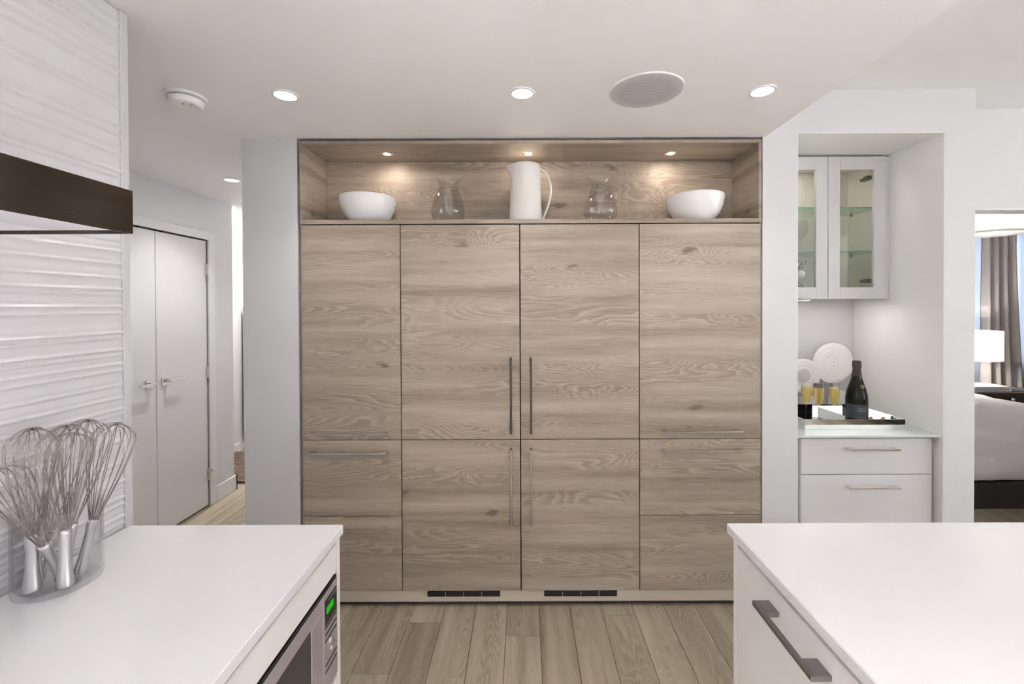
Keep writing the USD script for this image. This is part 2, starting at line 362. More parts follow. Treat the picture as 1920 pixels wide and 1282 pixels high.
# hall: closet wall with a double door
HX = -2.45
DY0, DYM, DY1, DZ = 2.458, 2.9305, 3.403, 2.058
wh = cat(Bx(-2.57, HX, 1.287, DY0 - .012, 0, 2.40), Bx(-2.57, HX, DY1 + .012, 3.70, 0, 2.40), Bx(-2.57, HX, DY0 - .012, DY1 + .012, DZ + .012, 2.40), Bx(-2.64, -2.60, 1.287, 3.6, 0, 2.40),
         Bx(-3.25, -3.06, 3.6, 5.6, 0, 2.64), Bx(-3.06, -2.57, 3.5, 3.7, 0, 2.64), Bx(-3.25, -1.43, 5.5, 5.6, 0, 2.64))
struct('wall_hall', wh, WALL, label='white hall wall around the closet doors')
struct('trim_2', cat(bx(HX, HX + .014, DY1 + .002, DY1 + .066, 0, DZ + .0055), bx(HX, HX + .014, DY0 - .066, DY0 - .002, 0, DZ + .0055), bx(HX, HX + .014, DY0 - .066, DY1 + .066, DZ + .006, DZ + .068)), TRIM, label='flat white casing round the closet doors')
struct('baseboard_left', cat(bx(HX, HX + .016, DY1 + .067, 3.716, 0, .125), bx(-2.57, HX + .016, 3.70, 3.716, 0, .125)), TRIM, label='white baseboard at the hall corner')
struct('baseboard_hall', cat(bx(-3.06, -3.045, 3.716, 4.70, 0, .09)), TRIM, label='low white baseboard beyond the hall corner')
def leaf(n, y0, y1, lever_dir, hy, hinge, label):
    d = thing('door_%d' % n, label, None, kind='structure')
    part(d, 'door_leaf', bx(HX - .042, HX - .004, y0, y1, .012, DZ - .003, .002), DOORP)
    hz = 1.043
    h = part(d, 'door_handle', cat(bx(HX - .004, HX + .006, hy - .027, hy + .027, hz - .027, hz + .027), bx(HX + .006, HX + .05, hy - .009, hy + .009, hz - .009, hz + .009),
                               bx(HX + .036, HX + .052, hy - (.012 if lever_dir > 0 else .115), hy + (.115 if lever_dir > 0 else .012), hz - .006, hz + .010)), CHROME, label='chrome lever on a square rose')
    if hinge:
        for z in (1.835, 1.043, .25):
            part(d, 'hinge', cat(bx(HX - .003, HX + .005, y1 - .014, y1 + .012, z - .045, z + .045), moved(cyl(.006, z - .046, z + .046, 12), (HX + .006, y1, 0))), CHROME)
        part(d, 'door_stop', cat(moved(cyl(.006, 0, .03, 12), (HX + .005, y1 - .006, .27), ry=60), moved(cyl(.009, .03, .042, 12), (HX + .005, y1 - .006, .27), ry=60)), STEEL)
    part(d, 'roller_catch', bx(HX - .03, HX - .003, (y1 - .12 if not hinge else y0 + .06), (y1 - .06 if not hinge else y0 + .12), DZ - .002, DZ + .011), BLACK)
leaf(1, DY0 + .002, DYM - .0018, -1, 2.868, False, 'left white closet door leaf with chrome lever')
leaf(2, DYM + .0018, DY1 - .002, 1, 2.996, True, 'right white closet door leaf with three hinges')

# living side: wall behind the camera, daylight through a glazed side far on the right
LX, LY = 7.0, -3.6
struct('wall_front', Bx(-2.5, LX + .1, LY - .1, LY, 0, 2.70), CEIL, label='white wall behind the camera')
WY0, WY1 = -3.45, 1.5
struct('wall_right', cat(Bx(LX, LX + .1, LY, WY0, 0, 2.64), Bx(LX, LX + .1, WY1, 2.47, 0, 2.64), Bx(LX, LX + .1, WY0, WY1, 0, .06), Bx(LX, LX + .1, WY0, WY1, 2.58, 2.64)), WALL, label='glazed right side of the living room')
w1 = thing('window_1', kind='structure', label='floor to ceiling window on the right of the living side')
WY = [WY0 + .03 + k * (WY1 - WY0 - .06) / 4 for k in range(5)]
part(w1, 'window_frame', cat(*[bx(LX + .02, LX + .08, y - .03, y + .03, .06, 2.58) for y in WY], *[bx(LX + .02, LX + .08, a + .031, b - .031, z, z + .05) for a, b in zip(WY, WY[1:]) for z in (.06, 2.53)]), GREY)
for a, b in zip(WY, WY[1:]): part(w1, 'pane', bx(LX + .045, LX + .053, a + .031, b - .031, .111, 2.529, 0), WPANE)
struct('terrace', bx(LX + .11, 15, -12, 9, -.12, -.02, 0), plain('bounce_terrace', (.60, .585, .56), .8), label='added unseen pale terrace bouncing sunlight through the living room window')  # added out of view to bounce sunlight up to the ceilings
struct('roof', bx(-3.4, LX + .1, -3.8, 5.7, 2.72, 2.80, 0), plain('roof_slab', (.5, .5, .5), .8), label='unseen slab added over the rooms to keep the sun out')  # added above the ceilings so no sun leaks in
SOFA = plain('charcoal_fabric', (.035, .035, .04), .8)
so = thing('sofa', 'charcoal sofa of the living side, seen only as a reflection in the mirrored tray', 'sofa', (4.9, -.9, 0))
part(so, 'base', bx(-.45, .45, -1.1, 1.1, .10, .30, .02), SOFA); part(so, 'backrest', bx(.22, .45, -1.1, 1.1, .302, .82, .05), SOFA)
for y in (-1.1, .92): part(so, 'arm', bx(-.45, .215, y, y + .18, .302, .62, .04), SOFA)
for y in (-.915, .005): part(so, 'seat_cushion', bx(-.47, .21, y, y + .905, .302, .46, .05), SOFA)
for x in (-.4, .36):
    for y in (-1.05, 1.0): part(so, 'leg', bx(x, x + .05, y, y + .05, 0, .0995), DARKWOOD)

struct('wall_bedroom_side', Bx(6.6, 6.7, 2.47, 5.6, 0, 2.64), WALL, label='right wall of the bedroom')

# bedroom far wall with window
wbed = cat(Bx(2.2, 4.95, 5.5, 5.6, 0, 2.64), Bx(6.35, 6.7, 5.5, 5.6, 0, 2.64), Bx(4.95, 6.35, 5.5, 5.6, 2.5, 2.64), Bx(4.95, 6.35, 5.5, 5.6, 0, .75), Bx(2.2, 2.3, 3.0, 5.5, 0, 2.64))
struct('wall_bedroom', wbed, WALL, label='bedroom wall with the curtained window')
w3 = thing('window_2', kind='structure', label='bedroom window behind the curtains')
part(w3, 'window_frame', cat(*[bx(x - .025, x + .025, 5.52, 5.58, .75, 2.5) for x in (4.975, 5.65, 6.325)], bx(4.95, 6.35, 5.52, 5.58, .75, .8), bx(4.95, 6.35, 5.52, 5.58, 2.45, 2.5)), GREY)
for x in (5.0, 5.675): part(w3, 'pane', bx(x, x + .625, 5.546, 5.554, .8, 2.45, 0), WPANE)

# ================================================================= OAK CABINET WALL
FY = 2.24
sh = thing('display_shelf', 'oak surround with open lit display shelf above the tall cabinets', 'shelf')
SX0, SX1 = -1.137, 1.211
part(sh, 'side_board', bx(SX0, SX0 + .016, FY - .004, 2.85, 1.966, 2.388), SHELF_OAK_SIDE)
part(sh, 'side_board', bx(SX1 - .016, SX1, FY - .004, 2.85, 1.966, 2.388), SHELF_OAK_SIDE)
part(sh, 'end_panel', bx(SX0, SX0 + .004, FY + .004, 2.85, 0, 1.966, 0), SHELF_OAK_SIDE)
part(sh, 'end_panel', bx(SX1 - .0035, SX1, FY + .004, 2.85, 0, 1.966, 0), SHELF_OAK_SIDE)
part(sh, 'top_board', bx(SX0 + .016, SX1 - .016, FY - .004, 2.85, 2.370, 2.388), SHELF_OAK_FLAT)
part(sh, 'bottom_board', bx(SX0 + .016, SX1 - .016, FY - .004, 2.85, 1.966, 1.9875), SHELF_OAK)
part(sh, 'back_board', bx(SX0 + .016, SX1 - .016, 2.516, 2.534, 1.9875, 2.370), SHELF_OAK)
part(sh, 'shadow_gap', cat(Bx(-1.15, SX0, FY + .03, 2.86, 0, 2.40), Bx(SX1, 1.217, FY + .03, 2.86, 0, 2.40), Bx(SX0, SX1, FY + .03, 2.86, 2.388, 2.40)), DARKGAP, label='dark recess round the oak')

cols_x = [(-1.1325, -.6285), (-.6270, -.0200), (-.0180, .5885), (.5900, 1.2070)]
G = .0016
zT, zS, zS2, zB = 1.9625, .8645, .4735, .0865
def pull_h(x0, x1, z, y, t=.007, d=.030, foot=.03, w=.010):
    """horizontal bar pull on a face looking to -y"""
    return cat(bx(x0, x1, y - d - w, y - d, z - t / 2, z + t / 2, .001), bx(x0, x0 + foot, y - d, y, z - t / 2, z + t / 2, .001), bx(x1 - foot, x1, y - d, y, z - t / 2, z + t / 2, .001))
def pull_v(x, z0, z1, y, t=.0105, d=.030, foot=.045, w=.010):
    return cat(bx(x - t / 2, x + t / 2, y - d - w, y - d, z0, z1, .001), bx(x - t / 2, x + t / 2, y - d, y, z0, z0 + foot, .001), bx(x - t / 2, x + t / 2, y - d, y, z1 - foot, z1, .001))
labels = ['leftmost tall oak cabinet with one door over two drawers', 'oak refrigerator cabinet left of the middle with pulls on its right edge',
          'oak freezer cabinet right of the middle with pulls on its left edge', 'rightmost tall oak cabinet with one door over two drawers']
pat = random.Random(21)
for i, (x0, x1) in enumerate(cols_x):
    t = thing('tall_cabinet', labels[i], 'cabinet', group='tall oak cabinets')
    x0 += G; x1 -= G
    part(t, 'carcass', bx(x0 + .001, x1 - .001, FY + .022, 2.85, zB, 1.964, 0), DARKGAP, label='dark cabinet body behind the fronts')
    def front(name, z0, z1, k):
        m = wood('oak_front_%d%d' % (i, k), ('x', 'z'), (pat.uniform(0, 60), pat.uniform(0, 60) if k == 0 else pat.uniform(0, 60), 0), OAK)
        return part(t, name, bx(x0, x1, FY, FY + .02, z0 + G, z1 - G, .0012), m)
    if i in (0, 3):
        hx = (-1.092, -.695) if i == 0 else (.699, 1.101)
        d = front('door', zS, zT, 0); part(d, 'handle', pull_h(*hx, .905 if i == 0 else .909, FY), CHROME)
        d = front('drawer', zS2, zS, 1); part(d, 'handle', pull_h(*hx, .806 if i == 0 else .812, FY), CHROME)
        d = front('drawer', zB, zS2, 2)
        if i == 0: part(d, 'handle', pull_h(*hx, .420, FY), CHROME)
        else: part(d, 'handle', pull_h(hx[0] + .30, hx[1] , .400, FY), CHROME) if False else None
    else:
        x = -.0665 if i == 1 else .0345
        d = front('door', zS, zT, 0); part(d, 'handle', pull_v(x, .902, 1.284, FY), BRONZE)
        d = front('door', zB, zS, 1); part(d, 'handle', pull_v(x, .437, .822, FY), PULL)
pl = thing('plinth', 'pale kick board with two dark vent grilles under the oak cabinets', 'plinth')
part(pl, 'kick_board', bx(SX0 + .005, SX1 - .005, FY + .008, FY + .02, .027, .0845), wood('plinth_wood', ('x', 'z'), (2, 50, 0), ((.48, .42, .35), (.58, .51, .43), (.64, .57, .49)), lines=.2))
part(pl, 'base_gap', Bx(SX0 + .005, SX1 - .005, FY + .03, FY + .05, 0, .027), DARKGAP)
for vx0, vx1 in ((-.500, -.127), (.100, .473)):
    g = part(pl, 'vent_grille', bx(vx0, vx1, FY + .002, FY + .0095, .056, .083), BLACK)
    for k in range(3):
        xx = vx0 + (vx1 - vx0) * (k + 1) / 4
        part(g, 'bar', bx(xx - .0015, xx + .0015, FY - .001, FY + .002, .056, .083, 0), GREY)

# ---------------------------------------------------------------- lamps in the shelf
PUCKS = [(-.736, 2.385, 'small round puck light above the left white bowl'), (.029, 2.392, 'small round puck light above the tall white jug'), (.800, 2.392, 'small round puck light above the right white bowl')]
pk0 = None
for x, y, lab in PUCKS:
    if pk0 is None:
        pk0 = thing('puck_light', lab, 'light', (x, y, 2.370), group='puck lights in the display shelf')
        part(pk0, 'rim', lathe([(.019, -.001), (.030, -.001), (.032, 0), (.032, .0), (.019, .0)], 40), CHROME)
        part(pk0, 'lens', lathe([(0, -.0025), (.019, -.0015), (.019, 0), (0, 0)], 32), PUCKGLOW)
    else: dup(pk0, lab, (x, y, 2.370))
for k, (x, y, _) in enumerate(PUCKS): lamp('/World/puck_lamp_%d' % k if k else '/World/puck_lamp', (x, y, 2.366), .019, PUCK_POWER)

# ---------------------------------------------------------------- things on the shelf
SZ = 1.9875
bowl = thing('serving_bowl', 'wide white ceramic bowl at the left end of the display shelf', 'bowl', (-.842, 2.385, SZ), group='white bowls on the display shelf')
bp = [(0, 0), (.075, 0), (.082, .004), (.118, .038), (.141, .085), (.149, .125), (.1495, .140), (.147, .1445), (.143, .142), (.141, .125), (.133, .088), (.11, .045), (.07, .014), (0, .012)]
part(bowl, 'body', lathe(bp, 72), CERAMIC, smooth=50)
part(bowl, 'foot_ring', lathe([(.066, 0), (.074, 0), (.074, .003), (.066, .003)], 48), CERAMIC)
dup(bowl, 'wide white ceramic bowl at the right end of the display shelf', (.925, 2.375, SZ), 0)
pit = thing('glass_pitcher', 'clear glass pitcher between the left bowl and the white jug', 'pitcher', (-.405, 2.37, SZ), group='clear glass pitchers on the display shelf')
op = [(0, 0), (.055, 0), (.068, .006), (.088, .045), (.0895, .075), (.083, .11), (.066, .155), (.050, .19), (.047, .205), (.050, .222), (.060, .245), (.0615, .2465)]
ip = [(.0585, .2455), (.0475, .222), (.0445, .205), (.0475, .189), (.0635, .154), (.0805, .109), (.087, .075), (.0855, .047), (.066, .011), (.052, .007), (0, .007)]
pm = lathe(op + ip, 64)
vv = pm.vertices; top = np.clip((vv[:, 2] - .205) / .04, 0, 1); ang = np.arctan2(vv[:, 1], vv[:, 0])
sp = np.exp(-(ang / .45) ** 2) * top ** 1.5
vv[:, 0] *= 1 + .38 * sp; vv[:, 2] += .010 * sp
pm = trimesh.Trimesh(vv, pm.faces, process=False)
part(pit, 'body', pm, GLASS, smooth=50)
hp = [(-.058, 0, .236), (-.078, 0, .240), (-.098, 0, .226), (-.108, 0, .195), (-.108, 0, .16), (-.102, 0, .125), (-.092, 0, .098), (-.0872, 0, .088)]
from scipy.interpolate import CubicSpline
def spline(pts, n=30):
    p = np.array(pts, float); s = CubicSpline(np.linspace(0, 1, len(p)), p); return s(np.linspace(0, 1, n))
part(pit, 'handle', tube(spline(hp), np.linspace(.0055, .0045, 30), 10), GLASS, smooth=True)
dup(pit, 'clear glass pitcher between the white jug and the right bowl', (.417, 2.37, SZ), 180)
jug = thing('tall_jug', 'tall white straight sided jug with thin loop handle in the middle of the shelf', 'jug', (.012, 2.37, SZ))
jp = [(0, 0), (.088, 0), (.0895, .002), (.0835, .12), (.0805, .25), (.0795, .308), (.0775, .312), (.0755, .308), (.076, .25), (.079, .1), (.082, .008), (0, .008)]
jm = lathe(jp, 72); vv = jm.vertices; ang = np.arctan2(vv[:, 1], -vv[:, 0]); top = np.clip((vv[:, 2] - .262) / .046, 0, 1)
sp = np.exp(-(ang / .42) ** 2) * top
vv[:, 0] -= .026 * sp; vv[:, 2] += -.002 * sp
part(jug, 'body', trimesh.Trimesh(vv, jm.faces, process=False), JUGW, smooth=45)
hp = [(.074, 0, .296), (.098, 0, .282), (.122, 0, .25), (.1355, 0, .20), (.134, 0, .15), (.120, 0, .095), (.098, 0, .035), (.085, 0, .008)]
hm = tube(spline(hp, 40), .0062, 10); part(jug, 'handle', hm, JUGW, smooth=True)

# ================================================================= CEILING FITTINGS
can_labels = ['recessed ceiling lamp left of the middle, nearest the smoke detector', 'recessed ceiling lamp straight above the middle of the oak cabinets', 'recessed ceiling lamp right of the round speaker', 'recessed ceiling lamp in the hall before the closet doors'] + ['added unseen fill lamp behind the viewer, %s one of the %s row' % (a, b) for b in ('nearer', 'farther') for a in ('left', 'middle', 'right')]
can0 = None
for (x, y), lab in zip(CANS, can_labels):
    if can0 is None:
        can0 = thing('recessed_light', lab, 'light', (x, y, 2.40), group='recessed ceiling lamps')
        part(can0, 'trim_ring', lathe([(.0385, -.001), (.041, -.0045), (.050, -.003), (.0515, 0), (.0385, 0), (.0385, -.001)], 48), PLAST, smooth=40)
        part(can0, 'reflector', lathe([(.0385, 0), (.034, .03), (.024, .05), (.0235, .05), (.0400, .052), (.0400, 0), (.0385, 0)], 40), REFLECTOR, smooth=40)
        part(can0, 'bulb', lathe([(0, .040), (.018, .042), (.023, .048), (.023, .051), (0, .051)], 32), BULB)
    else: dup(can0, lab, (x, y, 2.40))
for k, (x, y) in enumerate(CANS): lamp('/World/can_lamp_%d' % k if k else '/World/can_lamp', (x, y, 2.438), .018, CAN_POWER * (1.0 if k < 3 else 2.4 if k == 3 else REAR_FILL), (1, .978, .972), 42 if k < 4 else 65)
# lamp added to brighten the far hall, out of view behind the ceiling edge
fl = thing('recessed_light', 'added unseen fill lamp beyond the hall corner, hidden by the lower ceiling', 'light', (-2.5, 4.4, 2.64))
part(fl, 'trim_ring', lathe([(.0385, -.001), (.050, -.003), (.0515, 0), (.0385, 0)], 32), PLAST)
part(fl, 'bulb', lathe([(0, -.002), (.036, -.001), (.038, 0), (0, 0)], 32), BULB)
lamp('/World/hall_end_lamp', (-2.5, 4.4, 2.635), .03, 40, (1, .95, .9))

spk = thing('ceiling_speaker', 'large round grey speaker grille in the ceiling', 'speaker', (SPK[0], SPK[1], 2.40))
part(spk, 'rim', lathe([(.140, -.004), (.146, -.004), (.149, 0), (.140, 0), (.140, -.004)], 64), PLAST)
part(spk, 'grille', lathe([(0, -.006), (.08, -.0055), (.140, -.003), (.140, 0), (0, 0)], 64), GRILLE, smooth=30)
smk = thing('smoke_detector', 'round white smoke detector on the ceiling at the left', 'smoke detector', (-1.365, 1.785, 2.40))
part(smk, 'base', lathe([(0, 0), (.072, 0), (.072, -.008), (.066, -.011), (0, -.011)], 56), PLAST, smooth=30)
part(smk, 'cover', lathe([(0, -.0145), (.061, -.0145), (.063, -.017), (.059, -.036), (.053, -.041), (0, -.044)], 56), PLAST, smooth=30)
part(smk, 'vent_slot', lathe([(0, -.011), (.055, -.011), (.055, -.0145), (0, -.0145)], 40), GREY)
for x, y, r in ((.012, -.028, .0042), (.028, -.012, .0035), (.044, -.022, .003)): part(smk, 'indicator', cyl(r, -.0445, -.0415, 16, (x, y)), GREY)

# ================================================================= LEFT COUNTER RUN
top = part(None, 'worktop', bx(-1.149, -.527, -2.4, 1.273, .888, .915, .0022), QUARTZ); tag(top, 'white quartz worktop on the left, carrying the vase of whisks', 'worktop')
lc = thing('base_cabinet', 'white base cabinet on the left housing the built-in microwave', 'cabinet')
part(lc, 'end_panel', bx(-1.149, -.533, 1.246, 1.262, 0, .8875), LACQ)
part(lc, 'filler_rail', bx(-.552, -.536, -.4, 1.2445, .795, .872), LACQ)
part(lc, 'top_rail', bx(-1.14, -.548, -2.38, 1.2445, .872, .8875), LACQ)
part(lc, 'carcass', cat(bx(-1.14, -.555, -2.38, 1.244, .09, .492, 0), bx(-1.14, -1.10, -2.38, 1.244, .492, .87, 0), bx(-1.10, -.555, .70, .72, .492, .87, 0), bx(-1.10, -.60, -2.38, 1.244, 0, .09, 0)), LACQ)
part(lc, 'drawer', bx(-.555, -.534, .73, 1.2435, .10, .498), LACQ)
d = part(lc, 'door', bx(-.555, -.534, .12, .726, .10, .79), LACQ)
part(d, 'handle', bx(-.514, -.502, .25, .60, .74, .748), STEEL)
mw = thing('microwave', 'built-in stainless microwave with green display under the left worktop', 'microwave')
my0, my1, mz0, mz1, mx = .742, 1.241, .510, .786, -.533
part(mw, 'case', bx(-.98, mx - .014, my0 + .01, my1 - .004, mz0, mz1 - .004), BLACK)
part(mw, 'control_panel', bx(mx - .0135, mx, 1.155, my1, mz0 + .002, mz1 - .006), MWSTEEL)
dr = part(mw, 'door', cat(bx(mx - .0135, mx, my0, 1.1535, .741, mz1 - .006), bx(mx - .0135, mx, my0, 1.1535, mz0 + .002, .553), bx(mx - .0135, mx, 1.092, 1.1535, .553, .741), bx(mx - .0135, mx, my0, .80, .553, .741)), MWSTEEL)
part(dr, 'window', bx(mx - .012, mx - .002, .80, 1.092, .553, .741), MWGLASS)
part(mw, 'top_vent', bx(mx - .012, mx - .001, my0, my1, mz1 - .0055, mz1 + .004), BLACK)
ds = part(mw, 'display_window', bx(mx, mx + .0012, 1.165, 1.235, .695, .762, 0), BLACK)
part(ds, 'green_readout', bx(mx + .0012, mx + .002, 1.172, 1.213, .722, .740, 0), GREEN)
part(mw, 'maker_strip', bx(mx + .0012, mx + .0018, 1.182, 1.232, .752, .757, 0), SILVER)
for z in (.686, .668, .650, .585, .567): part(mw, 'button_slot', bx(mx, mx + .0012, 1.166, 1.234, z, z + .004, 0), BLACK)
for z, r in ((.633, .010), (.612, .008)): part(mw, 'round_button', moved(lathe([(0, 0), (r, 0), (r, .003), (r * .7, .005), (0, .006)], 24), (mx, 1.200, z), ry=90), CHROME)
part(mw, 'release_flap', bx(mx, mx + .002, 1.166, 1.234, .518, .552, .0008), MWSTEEL)

# ================================================================= HOOD
hd = thing('range_hood', 'dark brushed metal range hood on the ridged tile wall', 'range hood')
part(hd, 'front_band', bx(-.703, -.700, -.30, .790, 1.6805, 1.7575, .0008), HOODM)
part(hd, 'side_band', bx(-1.148, -.7035, .7875, .790, 1.6805, 1.7575, .0008), HOODM)
part(hd, 'body', bx(-1.148, -.7035, -.30, .787, 1.700, 1.757, 0), STEEL)
part(hd, 'underside', bx(-1.148, -.7035, -.30, .787, 1.684, 1.699, 0), HOODU, label='polished reflective underside')
part(hd, 'lamp', moved(lathe([(0, 0), (.03, 0), (.034, .003), (0, .003)], 32), (-.88, .52, 1.6805)), PLAST)

# ================================================================= ISLAND
top = part(None, 'worktop', bx(.587, 1.52, -2.4, 1.272, .888, .915, .0022), QUARTZ); tag(top, 'white quartz worktop of the island on the right, bare', 'worktop')
il = thing('island_cabinet', 'white island cabinet on the right with grey bar pull', 'cabinet')
part(il, 'end_panel', bx(.602, 1.50, 1.244, 1.262, 0, .8875), LACQ)
part(il, 'carcass', bx(.624, 1.50, -2.38, 1.2435, .09, .8875, 0), LACQ)
part(il, 'kick_board', bx(.66, 1.46, -2.36, 1.243, 0, .0895, 0), LACQ)
dw = part(il, 'drawer', bx(.602, .622, .688, 1.2405, .385, .863), LACQ)
def pull_y(y0, y1, z, x, foot=.045):
    return cat(bx(x - .042, x - .031, y0, y1, z - .006, z + .006, .0012), bx(x - .0315, x, y0, y0 + foot, z - .006, z + .006, .0012), bx(x - .0315, x, y1 - foot, y1, z - .006, z + .006, .0012))
part(dw, 'handle', pull_y(.855, 1.078, .815, .602), PULL, label='grey metal bar pull')
part(il, 'drawer', bx(.602, .622, .688, 1.2405, .10, .382), LACQ)
dw = part(il, 'drawer', bx(.602, .622, .10, .685, .385, .863), LACQ); part(dw, 'handle', pull_y(.27, .49, .815, .602), PULL)
part(il, 'drawer', bx(.602, .622, .10, .685, .10, .382), LACQ)

# ================================================================= VASE AND WHISKS
VC = (-1.0705, 1.0055)
vs = thing('glass_vase', 'clear round glass vase full of whisks on the left worktop', 'vase', (VC[0], VC[1], .915))
part(vs, 'body', lathe([(0, 0), (.070, 0), (.0745, .003), (.0755, .010), (.0755, .178), (.0748, .181), (.0728, .181), (.0718, .178), (.0718, .020), (.069, .014), (.064, .012), (0, .012)], 96), VASEG, smooth=40)
def whisk(base, tip, R, loops, label, hl=.118, flare=1.0):
    base = np.array(base); tip = np.array(tip); ax = tip - base; L = np.linalg.norm(ax); ax /= L
    t = thing('whisk', label, 'whisk', base, group='steel whisks in the glass vase')
    q = trimesh.geometry.align_vectors([0, 0, 1], ax)
    def put(m): m = m.copy(); m.apply_transform(q); return m
    hr = .0115 * flare
    part(t, 'handle', put(lathe([(0, 0), (hr * 1.12, 0), (hr * 1.2, .003), (hr * 1.12, .012), (hr * .86, .05), (hr * .8, .085), (hr * .92, hl - .004), (hr * .85, hl), (0, hl)], 24)), STEEL, smooth=40)
    part(t, 'ferrule', put(lathe([(0, hl), (hr * .95, hl), (hr * .95, hl + .004), (hr * .8, hl + .006), (0, hl + .006)], 24)), CHROME)
    tt = np.linspace(0, 1, 30)
    for k in range(loops):
        a = math.pi * (k + .5) / loops; H = L - hl
        # balloon outline: narrow at the handle, round at the head
        s = np.linspace(0, math.pi, 41)
        zz = hl + H * (.5 - .5 * np.cos(s)) if False else None
        u = np.linspace(-1, 1, 45); au = np.abs(u)
        zz = hl + (H - .003 * (k % 3)) * (1 - au ** 2.9) ** .92 if False else None
        th = np.linspace(-1, 1, 49); al = np.abs(th)
        # al=1 at handle, 0 at tip : straight flank then a half round head
        zc = H - R * .98
        zs_, rs_ = [], []
        for w in al:
            if w < .42:
                ph = w / .42 * math.pi / 2; zs_.append(zc + R * .98 * math.cos(ph)); rs_.append(R * math.sin(ph))
            else:
                p_ = (w - .42) / .58; zs_.append(zc * (1 - p_)); rs_.append(hr * .55 + (R - hr * .55) * (math.cos(p_ * math.pi / 2) ** 1.15 * .55 + (1 - p_) * .45))
        rs_ = np.array(rs_) * np.sign(th + 1e-9); zz = np.array(zs_) + hl - .0018 * (k % 4)
        P = np.stack([rs_ * math.cos(a), rs_ * math.sin(a), zz], 1)
        m = tube(P, .0009, 5); part(t, 'wire_loop', put(m), WIRE, smooth=True)
    return t
B0 = .9285
whisk((-1.0245, .974, B0), (-1.042, .998, 1.282), .047, 9, 'front steel whisk standing upright in the middle of the vase', flare=1.12)
whisk((-1.0815, .960, B0), (-1.086, .968, 1.284), .044, 8, 'steel whisk at the left with its thick handle standing upright', flare=1.25)
whisk((-1.052, 1.000, B0), (-1.072, .892, 1.222), .037, 6, 'smaller steel whisk leaning towards the left front over the rim', hl=.10)
whisk((-1.052, .996, B0), (-1.036, 1.042, 1.283), .046, 8, 'steel whisk close behind the front upright one', flare=1.05)
whisk((-1.042, 1.026, B0), (-.977, 1.052, 1.272), .043, 8, 'steel whisk leaning furthest to the right out of the vase')
whisk((-1.108, .992, B0), (-1.044, 1.018, 1.258), .040, 5, 'steel whisk crossing behind with its dark handle slanting right', hl=.11)

# ================================================================= BAR NICHE
ug = thing('glass_front_cabinet', 'white wall cabinet with two glass doors in the bar niche', 'cabinet')
cz0, cz1, cyf = 1.580, 2.407, 2.56
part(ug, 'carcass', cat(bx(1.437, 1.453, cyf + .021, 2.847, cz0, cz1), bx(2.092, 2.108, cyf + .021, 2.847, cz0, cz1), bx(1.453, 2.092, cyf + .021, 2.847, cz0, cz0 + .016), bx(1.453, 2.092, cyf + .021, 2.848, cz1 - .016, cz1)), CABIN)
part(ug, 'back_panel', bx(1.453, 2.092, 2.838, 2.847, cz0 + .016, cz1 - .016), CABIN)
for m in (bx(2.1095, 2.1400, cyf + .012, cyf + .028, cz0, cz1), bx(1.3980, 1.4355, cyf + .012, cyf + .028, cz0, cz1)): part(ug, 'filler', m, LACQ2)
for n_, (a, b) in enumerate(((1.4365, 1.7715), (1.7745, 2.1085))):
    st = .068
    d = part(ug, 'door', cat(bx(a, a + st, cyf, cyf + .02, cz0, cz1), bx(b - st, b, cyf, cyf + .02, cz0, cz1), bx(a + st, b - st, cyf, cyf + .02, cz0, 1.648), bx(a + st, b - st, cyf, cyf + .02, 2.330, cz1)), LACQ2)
    part(d, 'glass_pane', bx(a + st, b - st, cyf + .009, cyf + .013, 1.648, 2.330, 0), PANE)
    if n_ == 1:
        for z in (1.685, 2.290): part(d, 'hinge', cat(bx(b - st - .028, b - st - .002, cyf + .016, cyf + .05, z - .011, z + .011), bx(b - st - .016, b - st + .016, cyf + .05, cyf + .09, z - .008, z + .008)), BRONZE)
shz = [1.866, 2.123]
for z in shz:
    g = part(ug, 'glass_shelf', bx(1.4535, 2.0915, cyf + .045, 2.837, z - .008, z, 0), SHELFG)
    part(g, 'green_edge', bx(1.4535, 2.0915, cyf + .042, cyf + .0449, z - .008, z, 0), SHELFEDGE)
    part(g, 'shelf_pin', cat(*[moved(cyl(.004, -.006, .006, 10), (x, y, z - .012)) for x in (1.459, 2.086) for y in (2.63, 2.80)]), BRONZE)
# glassware behind the doors
def stem_glass(h, r, stem):
    o = [(0, 0), (r * .85, 0), (r * .85, .002), (.006, .006), (.004, .012), (.004, stem), (.008, stem + .006), (r * .8, stem + .03), (r, stem + (h - stem) * .45), (r * .88, h)]
    return lathe(o + [(r * .88 - .0016, h), (r * .88 - .0016, h - .003)], 32)
def tumbler(h, r0, r1):
    return lathe([(0, 0), (r0, 0), (r1, h), (r1 - .002, h), (r1 - .002, h - .004)], 32)
BASEZ = cz0 + .016
gl = []
def glassware(name, label, cat_, mesh, at, group):
    t = thing(name, label, cat_, at, group=group); part(t, 'body', mesh, GLASS, smooth=40); return t
glassware('tall_tumbler', 'tall clear tumbler on the top glass shelf behind the left door, left one', 'glass', tumbler(.19, .036, .042), (1.600, 2.70, shz[1]), 'tall tumblers on the top glass shelf')
glassware('tall_tumbler', 'tall clear tumbler on the top glass shelf behind the left door, right one', 'glass', tumbler(.19, .036, .042), (1.700, 2.71, shz[1]), 'tall tumblers on the top glass shelf')
glassware('glass_decanter', 'slender clear glass decanter on the top glass shelf behind the right door', 'decanter', lathe([(0, 0), (.034, 0), (.036, .03), (.03, .09), (.018, .13), (.016, .20), (.022, .21), (.020, .21), (.019, .207)], 32), (1.945, 2.71, shz[1]), None)
glassware('wine_glass', 'clear wine glass on the lower glass shelf behind the left door, left one', 'wine glass', stem_glass(.19, .042, .08), (1.600, 2.69, shz[0]), 'wine glasses on the lower glass shelf')
